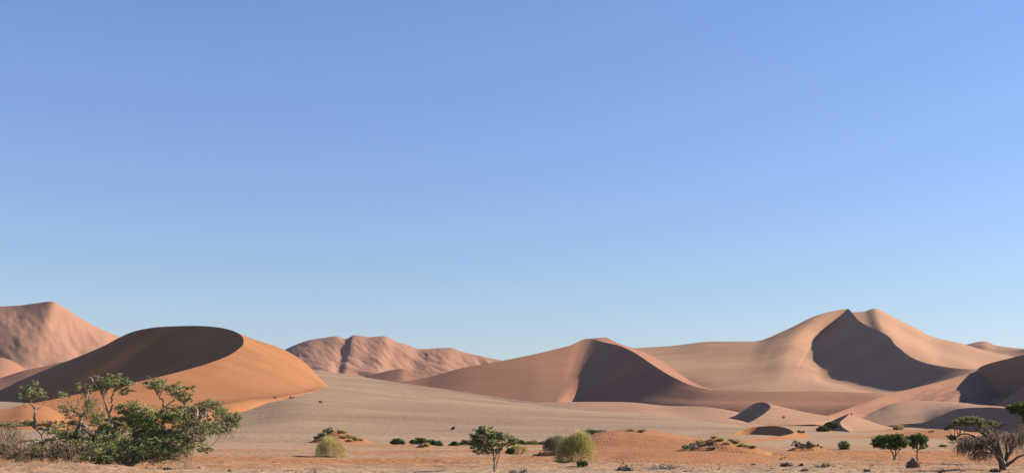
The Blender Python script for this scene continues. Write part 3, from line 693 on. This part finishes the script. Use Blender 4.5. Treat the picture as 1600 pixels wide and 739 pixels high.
# ------------------------------------------------------------------ bushes and tussocks
def bush(name, label, cat, px, py, w_px, h_px, mat, seed, D=None, dens=1.0, leaf=.14, dome=True, blades=False, group=None, lean=0, mat2=None, flat=1.0, part='foliage'):
    r = np.random.default_rng(seed)
    base = hit(px, py) if D is None else stand(px, D)
    u = base.y/F_PX; W = w_px*u/2; H = h_px*u
    t = thing(name, label, cat, base, group)
    if blades == 'cushion':         # a ragged cushion of short tangled stems
        n = int(7500*dens); K_ = int(34*dens)
        kd = r.normal(size=(K_, 3)); kd[:, 2] = abs(kd[:, 2])*.9; kd /= np.linalg.norm(kd, axis=1, keepdims=True)
        kr = r.uniform(.78, 1.08, K_); pk = r.integers(0, K_, n)
        d = kd[pk] + r.normal(size=(n, 3))*.24; d[:, 2] = np.maximum(d[:, 2], -.02)
        d /= np.linalg.norm(d, axis=1, keepdims=True); q = (kr[pk]*(.62+.38*r.random(n)**.5))[:, None]
        c = d*q*np.array([W, W*.9, H]); c[:, 2] = H*np.maximum(c[:, 2]/H, 0)**.72; c[:, 0] += lean*c[:, 2]; c[:, 0] *= 1+.14*(1-c[:, 2]/H)
        a = d*.8+r.normal(size=(n, 3))*.55+np.array([0, 0, .15]); a /= np.linalg.norm(a, axis=1, keepdims=True)
        ln = (H*.13*(.4+1.0*r.random(n)))[:, None]; b = np.cross(a, r.normal(size=(n, 3))); b /= np.linalg.norm(b, axis=1, keepdims=True)
        b *= leaf*.22; e = c+a*ln; e[:, 2] = np.maximum(e[:, 2], .02); c[:, 2] = np.maximum(c[:, 2], 0)
        V = np.stack([c-b, c+b, e+b*.3, e-b*.3], 1).reshape(-1, 3); Fc = np.arange(4*n).reshape(n, 4)
        if mat2:
            sel = (vnoise(c[:, 0]/W*2.2+seed, c[:, 2]/H*2.0, seed)+r.normal(size=n)*.18 + .25*d[:, 0]*-1) > -.05  # paler dry stems gather on the right, colouring in the sunlit side
            mesh_np(part, V, Fc[sel], mat, smooth=False, parent=t); mesh_np('dry_stems', V, Fc[~sel], mat2, smooth=False, parent=t)
        else: mesh_np(part, V, Fc, mat, smooth=False, parent=t)
        ps = []
        for i in range(26):
            a0 = r.uniform(0, 2*math.pi); s_ = np.array([math.cos(a0)*W*.3, math.sin(a0)*W*.3, -.05]); e_ = np.array([math.cos(a0)*W*r.uniform(.6, 1.12), math.sin(a0)*W*r.uniform(.6, 1.1), H*r.uniform(.05, .5)])
            ps.append((wiggle([s_, (s_+e_)/2+np.array([0, 0, H*.15]), e_], 6, .03, r), np.linspace(.03, .010, 6)))
        v, f = tubes(ps, 4); mesh_np('stems', v, f, M_DRY, parent=t)
    elif blades:                    # fine upright / arching stems
        n = int(1700*dens); K_ = max(9, int(26*dens)); ka = r.uniform(0, 2*math.pi, K_); kq = np.sqrt(r.random(K_)); kh = r.uniform(.72, 1.15, K_); pick = r.integers(0, K_, n)
        ex = kq[pick]*np.cos(ka[pick])+r.normal(size=n)*.13; ey = kq[pick]*np.sin(ka[pick])+r.normal(size=n)*.13; q = np.minimum(np.sqrt(ex*ex+ey*ey), 1.1); x = ex*W*.62; y = ey*W*.62
        tilt = np.stack([x, y], 1)/W
        hh = H*np.sqrt(np.clip(1-(q*.84)**2, 0.06, 1))*(.35+.70*r.random(n)**.7)*kh[pick]
        b = np.stack([x*.9, y*.9, -.05+0*x], 1)
        m = b+np.stack([tilt[:, 0]*W*.30, tilt[:, 1]*W*.30, hh*.62], 1)+r.normal(size=(n, 3))*W*.04
        e = b+np.stack([tilt[:, 0]*W*.75+lean*hh, tilt[:, 1]*W*.75, hh], 1)+r.normal(size=(n, 3))*W*.07
        e[:, 2] = np.maximum(e[:, 2], .03)
        side = r.normal(size=(n, 3))*[1, 1, .15]; side /= np.linalg.norm(side, axis=1, keepdims=True); s = side*(leaf*.28)
        V = np.stack([b-s, b+s, m+s*.8, m-s*.8, e+s*.3, e-s*.3], 1).reshape(-1, 3)
        k = np.arange(n)[:, None]*6
        Fc = np.concatenate([k+np.array([[0, 1, 2, 3]]), k+np.array([[3, 2, 4, 5]])])
        if mat2:
            h = len(Fc)//2; sel = r.random(n) < .5; sel = np.concatenate([sel, sel])
            mesh_np(part, V, Fc[sel], mat, smooth=False, parent=t); mesh_np('dry_stems', V, Fc[~sel], mat2, smooth=False, parent=t)
        else: mesh_np(part, V, Fc, mat, smooth=False, parent=t)
    else:
        cl = []
        nb = max(3, int(7*dens*max(1, w_px/h_px/1.6)))
        for i in range(nb):
            a = r.uniform(-1, 1); top = math.sqrt(max(0, 1-a*a*.8))
            cl.append((np.array([a*W*.75, r.uniform(-.5, .5)*W*.6*flat, H*top*r.uniform(.28, .68)]), (W*.34, W*.34*flat, H*.30*top+.05), 1.0))
        v, f = sprays(cl, r, max(40, int(200*dens)), leaf); v[:, 2] = np.maximum(v[:, 2], 0.0)
        mesh_np(part, v, f, mat, smooth=False, parent=t)
        tp = []
        for c, rad, wg in cl:
            for _ in range(3):
                s = np.array([c[0]*.3, c[1]*.3, -.05]); e = c+r.normal(size=3)*np.array(rad)*.6
                tp.append((wiggle([s, (s+e)/2+np.array([0, 0, .1]), e], 5, .02, r), np.linspace(.03, .010, 5)))
        v, f = tubes(tp, 4); mesh_np('stems', v, f, M_DARKB, parent=t)
    return t

bush('grass_bush', 'dome-shaped pale yellow-green grassy bush alone between the thorn tree and the acacia', 'bush', 517, 713, 42, 31, M_NARA, 21, blades='cushion', dens=1.0, leaf=.10, mat2=M_STRAW)
bush('nara_bush', 'tallest yellow-green bush, windblown, standing beside the orange mound', 'bush', 898, 721, 54, 47, M_NARA, 22, blades='cushion', dens=1.3, leaf=.12, mat2=M_STRAW, lean=.08)
bush('shaded_flank', 'dark-coloured twigs standing in for the shaded left flank of the tallest yellow-green bush', 'bush', 872, 708, 40, 27, M_DRY, 23, blades='cushion', dens=.9, leaf=.12, mat2=M_GREYL, lean=-.1)  # dark stems added to paint the tall bush's own shaded side
bush('low_shrub', 'small dark shrub at the foot of the tallest yellow-green bush', 'bush', 907, 729, 22, 13, M_LEAFD, 24, dens=.8, leaf=.12)
G = 'shrubs in a row below the tan dune'
rowp = [(620, 694, 26, 10, M_LEAFD, 'flat dark shrub leftmost in the row below the tan dune'),
        (658, 694, 34, 12, M_LEAFD, 'widest dark rounded shrub in the row below the tan dune'),
        (678, 695, 18, 9, M_LEAFD, 'dark shrub touching the right side of the widest one in the row'),
        (687, 696, 12, 8, M_GREYL, 'grey-brown shrub between two dark shrubs of the row'),
        (709, 696, 14, 7, M_LEAFD, 'small dark shrub left of the long brown shrub'),
        (728, 695, 22, 9, M_DRY, 'long brown shrub just left of the lone acacia'),
        (745, 697, 22, 12, M_LEAFD, 'dark shrub showing behind the lower left of the lone acacia crown'),
        (812, 694, 26, 7, M_LEAFD, 'low dark green shrub at the back right of the lone acacia'),
        (832, 694, 24, 8, M_NARA, 'flat bright green shrub between lone acacia and tallest yellow-green bush'),
        (850, 694, 16, 5, M_GREYL, 'thin grey shrub just left of the tallest yellow-green bush')]
for i, (px, py, w_, h_, m_, lb) in enumerate(rowp):
    bush('shrub', lb, 'shrub', px, py, w_, h_, m_, 30+i, dens=1.0, leaf=.30, group=G, flat=.7)
bush('yellow_shrub', 'yellow dome-shaped bush right behind the lone acacia stems', 'bush', 810, 709, 30, 16, M_NARA, 41, blades='cushion', dens=.6, leaf=.11, mat2=M_STRAW)
bush('dark_shrub', 'dark low shrub under the lone acacia crown, against the yellow dome-shaped bush', 'bush', 796, 709, 20, 10, M_LEAFD, 42, dens=1, leaf=.13)
bush('crest_shrub', 'dark shrub on the left top of the orange mound', 'shrub', 921, 678, 24, 10, M_LEAFD, 43, dens=1, leaf=.2, flat=.6)
bush('crest_shrub', 'thin straggling grey-green growth right of the dark shrub on the mound', 'shrub', 938, 675, 20, 6, M_GREYL, 44, dens=.5, leaf=.2, flat=.6)
bush('crest_grass', 'sparse fringe of grass on the top of the orange mound', 'grass tussock', 998, 674, 46, 6, M_GREYL, 45, blades=True, dens=.25, leaf=.2)
bush('round_bush', 'round grey-green bush alone left of the pair of acacias', 'bush', 1315, 702, 27, 16, M_GREYL, 46, dens=1.4, leaf=.2)
bush('slope_bush', 'dark green bush on the shaded face of the peaked pale dune', 'bush', 1300, 671, 28, 15, M_LEAFD, 47, dens=1.4, leaf=.38, flat=.5)
bush('slope_bush', 'lower dark bush left of the one on the shaded dune face', 'bush', 1285, 674, 22, 9, M_LEAFD, 48, dens=1.1, leaf=.34, flat=.5)
bush('pale_tussock', 'pale straw-coloured clump in front of the long shadowed dune face', 'grass tussock', 1403, 671, 20, 9, M_STRAW, 49, blades=True, dens=.6, leaf=.3)
bush('edge_shrub', 'grey shrub on sand behind the half-bare camel thorn', 'shrub', 1560, 668, 20, 12, M_GREYL, 50, dens=1, leaf=.26)
bush('foot_shrub', 'small dry shrub at the left foot of the half-bare camel thorn', 'shrub', 1555, 737, 16, 9, M_DRY, 51, blades=True, dens=.4, leaf=.1)
bush('flat_shrub', 'tiny flat green shrub between the stump acacia and the camel thorn', 'shrub', 1474, 698, 14, 5, M_GREYL, 52, dens=.6, leaf=.18)
bush('flat_shrub', 'tiny brown shrub on orange sand below the pale straw clump', 'shrub', 1455, 675, 7, 3, M_DRY, 53, dens=.4, leaf=.3)
bush('hill_shrub', 'single tiny dark shrub with sand tail on the tan dune above the row of shrubs', 'shrub', 708, 671, 9, 5, M_DARKB, 54, dens=.4, leaf=.35)
for i, (px, py, w_, lb) in enumerate([(455, 622, 9, 'pale tuft at the toe of the big orange dune'), (500, 629, 7, 'tiny dark tuft highest on the tan dune'), (1225, 653, 7, 'tiny tuft right of the little peaked dune'),
                                      (430, 622, 4, 'smallest tuft below the orange dune toe'), (1250, 676, 12, 'low brown growth right of the small brown-faced dune')]):
    bush('far_tuft', lb, 'grass tussock', px, py, w_, max(3, w_*.5), M_DRY, 60+i, dens=.3, leaf=.4)

# ------------------------------------------------------------------ tussock mounds (coppice dunes)
def mound(label, px, py, w_px, h_px, seed, tufts=None, peak=0.0, mat=None, D=None, asym=0.0):
    r = np.random.default_rng(seed)
    base = hit(px, py) if D is None else stand(px, D)
    u = base.y/F_PX; W = w_px*u/2; H = h_px*u; Dp = W*.8
    t = thing('sand_mound', label, 'sand mound', base, 'small mounds held by tussocks')
    n, m = 60, 40
    a = np.linspace(-1.15, 1.15, n); b = np.linspace(-1.15, 1.15, m); B, A = np.meshgrid(b, a, indexing='ij')
    rr = np.sqrt(A**2+B**2)
    def hf(x, y):
        q = np.sqrt(x**2+y**2); s = np.clip(1-q, -.2, 1)
        hh = H*(np.where(s > 0, s**(1.0+peak*.3), s)*(1.0+.5*peak)+.0)/(1+.5*peak)
        return hh*(1+asym*x)+H*.42*fbm(x*W, y*Dp, W*.35, 3, seed)*np.clip(1.15-q, 0, 1)
    Z = hf(A, B)-.12
    Z[rr > 1.05] -= .5
    V = np.stack([A*W, B*Dp, Z], -1).reshape(-1, 3)
    mesh_np('sand_heap', V, grid_faces(m, n), mat or S_NEAR, parent=t)
    return t, W, Dp, hf, u, r
def tufts_on(mnd, spots, kind='tussock'):
    t, W, Dp, hf, u, r = mnd
    for (ax, ay, w_px, h_px, m_, bl) in spots:
        w = w_px*u/2; H = h_px*u; z = float(hf(np.array(ax), np.array(ay)))-.15
        c = np.array([ax*W, ay*Dp, z])
        if bl:
            n = 260; a = r.uniform(0, 2*math.pi, n); q = np.sqrt(r.random(n)); d = np.stack([np.cos(a)*q, np.sin(a)*q, np.zeros(n)], 1)
            b0 = c+d*w*.5; e = c+d*w*1.1+np.stack([0*a, 0*a, H*(1-.55*q*q)*(.5+.6*r.random(n))], 1)
            sd_ = r.normal(size=(n, 3)); sd_[:, 2] *= .2; sd_ /= np.linalg.norm(sd_, axis=1, keepdims=True); s = sd_*.6*u
            V = np.stack([b0-s, b0+s, e+s*.4, e-s*.4], 1).reshape(-1, 3); Fc = np.arange(4*n).reshape(n, 4)
            mesh_np('grass_tuft', V, Fc, m_, smooth=False, parent=t)
        else:
            v, f = sprays([(c+np.array([0, 0, H*.4]), (w, w, H*.5), 1.0)], r, 170, 1.6*u)
            mesh_np('shrub_tuft', v, f, m_, smooth=False, parent=t)
m1 = mound('orange tussock-covered mound behind the dome-shaped grassy bush', 532, 691, 104, 23, 71, peak=.4)
tufts_on(m1, [(.05, -.1, 16, 7, M_NARA, 1), (.14, -.3, 10, 6, M_STRAW, 1), (.28, -.4, 12, 6, M_STRAW, 1), (.42, -.35, 12, 6, M_STRAW, 1), (.55, -.4, 10, 5, M_STRAW, 1), (.18, -.55, 10, 6, M_STRAW, 1), (.36, -.65, 10, 5, M_STRAW, 1), (.66, -.3, 8, 4, M_STRAW, 1),
              (-.38, -.1, 14, 8, M_GREYL, 0), (-.55, -.2, 12, 7, M_DRY, 0), (-.25, -.2, 12, 9, M_GREYL, 0), (-.7, -.1, 10, 5, M_DRY, 0)])
m2 = mound('orange mound with dark and straw tussocks left of the small brown-faced dune', 1125, 704, 150, 20, 72, peak=.0)
tufts_on(m2, [(-.72, -.3, 16, 9, M_LEAFD, 0), (-.62, -.55, 14, 7, M_DRY, 0), (-.40, .3, 16, 11, M_LEAFD, 0), (-.25, -.3, 8, 6, M_DRY, 0), (-.28, -.75, 14, 6, M_DRY, 0), (-.12, .0, 12, 5, M_STRAW, 1), (0, -.2, 12, 6, M_NARA, 1), (.1, -.4, 12, 6, M_STRAW, 1),
              (.22, 0, 13, 6, M_LEAFD, 0), (.34, -.1, 13, 7, M_STRAW, 1), (.42, -.3, 12, 6, M_GREYL, 0), (.52, -.2, 13, 5, M_STRAW, 1), (.62, -.4, 10, 4, M_DRY, 0), (-.55, .2, 10, 5, M_DRY, 0)])
m3 = mound('small orange mound with a dark hump between brown-faced dune and round bush', 1262, 704, 72, 15, 73, peak=.4)
tufts_on(m3, [(-.5, -.2, 17, 11, M_DARKB, 0), (.05, -.1, 10, 6, M_DRY, 0), (.2, -.3, 10, 5, M_STRAW, 1), (.36, -.2, 9, 4, M_DRY, 0), (.55, -.2, 7, 3, M_STRAW, 1)])
m4 = mound('pinkish sand heap in front of the row of shrubs', 664, 698, 30, 8, 74)
tufts_on(m4, [(.3, -.5, 9, 5, M_NARA, 1)])

# ------------------------------------------------------------------ stump heap, dead wood and litter
def heap(name, label, cat, px, py, w_px, h_px, n, seed, mats=(M_DARKB, M_PALEB), share=.3, upright=.2, core=True):
    r = np.random.default_rng(seed); base = hit(px, py); u = base.y/F_PX; W = w_px*u/2; H = h_px*u
    t = thing(name, label, cat, base)
    if core:
        k, q = 26, 14; th = np.linspace(0, 2*math.pi, k); ph = np.linspace(0.02, math.pi/2+.25, q); TH, PH = np.meshgrid(th, ph, indexing='xy')
        x = np.sin(PH)*np.cos(TH); y = np.sin(PH)*np.sin(TH); z = np.cos(PH)
        nz = 1+.7*fbm(x*3+seed, y*3+z*2, 1.2, 3, seed)
        V = np.stack([x*W*.8*nz, y*W*.6*nz, z*H*.7*nz], -1).reshape(-1, 3)
        V[:: , :] += 0
        mesh_np('root_mass', V, grid_faces(q, k), mats[0], parent=t)
    A, B = [], []
    for i in range(n):
        c = np.array([r.normal()*W*.4, r.normal()*W*.3, abs(r.normal())*H*.3+.02]); L_ = W*r.uniform(.25, .7)
        d = r.normal(size=3)*[1, .7, .25]
        if r.random() < upright: d = np.array([r.normal()*.3, r.normal()*.3, 1.0])
        d /= np.linalg.norm(d); e = c+d*L_; e[2] = max(e[2], .02)
        e[2] = min(e[2], H*1.1)
        (B if r.random() < share else A).append((wiggle([c, (c+e)/2+r.normal(size=3)*.05*W, e], 6, .02*W, r), np.linspace(.035, .012, 6)*max(1, u*18)))
    for L_, m_, nm in ((A, mats[0], 'dark_branches'), (B, mats[1], 'pale_branches')):
        if L_ and not core:
            for q in L_[:48]:
                v, f = tubes([q], 5); mesh_np('stick', v, f, m_, parent=t)
        elif L_:
            v, f = tubes(L_, 5); mesh_np(nm, v, f, m_, parent=t)
    return t
M_STUMP = leafmat('stump_wood', (0.10, 0.065, 0.05), (0.19, 0.12, 0.085), 1.5, 0.0)
heap('tree_stump', 'brown heaped stump with upright snags beside the slimmer acacia', 'stump', 1428, 730, 24, 17, 40, 81, (M_STUMP, M_DRY), .3, .5)
heap('dead_brush', 'low dark heap of dead twigs in front of the orange mound', 'brushwood', 977, 735, 32, 9, 60, 82, (M_DARKB, M_STUMP), .4, .05)
heap('dead_branches', 'scattered bleached white branches in front of the orange mound', 'dead branches', 1040, 733, 44, 8, 80, 83, (M_DARKB, M_PALEB), .75, .05, core=False)
heap('dead_brush', 'flat brown twig heap on the flats below the tussocked mound', 'brushwood', 1232, 728, 26, 7, 50, 84, (M_STUMP, M_DRY), .4, .05)
heap('dead_brush', 'tiny twig heap just right of the flat brown one', 'brushwood', 1253, 727, 9, 5, 16, 85, (M_STUMP, M_DRY), .4, .1)
heap('dead_branches', 'loose line of pale and dark sticks on the flats below the round bush', 'dead branches', 1287, 729, 30, 6, 40, 86, (M_DARKB, M_PALEB), .4, .1, core=False)
heap('dead_brush', 'small dark twig heap nearest the camera left of the stump', 'brushwood', 1356, 736, 14, 5, 24, 87, (M_DARKB, M_DRY), .3, .05)
heap('dead_brush', 'small dark twig heap lying on bare sand below the stick line', 'brushwood', 1258, 735, 14, 4, 20, 88, (M_DARKB, M_DRY), .3, .05)
heap('twig_clump', 'pair of short dark snags sticking up right of the stump', 'dead twigs', 1472, 739, 18, 8, 22, 89, (M_DARKB, M_DRY), .2, .8, core=False)
heap('twig_clump', 'dark tangle of twigs at the bottom edge right of the lone acacia', 'dead twigs', 817, 738, 18, 8, 26, 90, (M_DARKB, M_DRY), .3, .3, core=False)
heap('twig_clump', 'short row of tiny twigs immediately right of the lone acacia foot', 'dead twigs', 800, 738, 18, 4, 20, 91, (M_DARKB, M_DRY), .3, .3, core=False)
heap('dead_brush', 'dark driftwood lump at the bottom of the sandy rise before the thorn tree', 'brushwood', 263, 733, 16, 4, 20, 92, (M_DARKB, M_DRY), .2, .05)
heap('tiny_brush', 'tiny twig speck alone on the flats between the white branches and the flat heap', 'brushwood', 1178, 726, 8, 3, 12, 93, (M_STUMP, M_DRY), .3, .05)

# ------------------------------------------------------------------ stones, crumbs and tiny tufts strewn on the near flats
def litter():
    r = np.random.default_rng(5); V = []; Fc = []; off = 0
    oct_ = np.array([[1, 0, 0], [0, 1, 0], [-1, 0, 0], [0, -1, 0], [0, 0, 1], [0, 0, -.4]], float)
    of = np.array([[0, 1, 4], [1, 2, 4], [2, 3, 4], [3, 0, 4], [1, 0, 5], [2, 1, 5], [3, 2, 5], [0, 3, 5]])
    n = 5200; D = 98+r.random(n)**1.5*190; px = r.uniform(-150, 1750, n); x = (px-800)/F_PX*D
    dens = fbm(x*.6, D, 14, 3, 55)+.12*np.clip((125-D)/25, 0, 1); k = dens > .06
    x, D = x[k], D[k]; z = ground_z(x, D)
    for i in range(len(x)):
        s = .03+.10*r.random()**3; m = oct_*s*(.6+.8*r.random((6, 3)))*[1.5, 1.2, .8]
        V.append(m+[x[i], D[i], z[i]+s*.2]); Fc.append(of+off); off += 6
    mt = sand('stone_crumbs', (0.10, 0.065, 0.045), (0.22, 0.14, 0.09), 2, .2, .3)
    o = mesh_np('stones', np.concatenate(V), np.concatenate(Fc), mt, smooth=False); o['kind'] = 'stuff'
    o['label'] = 'small stones and crumbs strewn over the near flats'
litter()
# ------------------------------------------------------------------ the air
hz = bpy.data.materials.new('haze'); hz.use_nodes = True
hn = hz.node_tree; hn.nodes.remove(hn.nodes['Principled BSDF'])
pv = hn.nodes.new('ShaderNodeVolumePrincipled'); pv.inputs['Color'].default_value = (0.76, 0.76, 0.86, 1)
pv.inputs['Density'].default_value = 0.000016; pv.inputs['Anisotropy'].default_value = 0.0
hn.links.new(pv.outputs[0], hn.nodes['Material Output'].inputs['Volume'])
hv = np.array([[sx, sy, sz] for sz in (-12, 620) for sy in (-60, 7200) for sx in (-36000, 36000)], float)
hf = [[0, 1, 3, 2], [4, 6, 7, 5], [0, 4, 5, 1], [2, 3, 7, 6], [0, 2, 6, 4], [1, 5, 7, 3]]
ho = mesh_np('haze', hv, [f[::-1] for f in hf], hz, smooth=False); ho['kind'] = 'stuff'
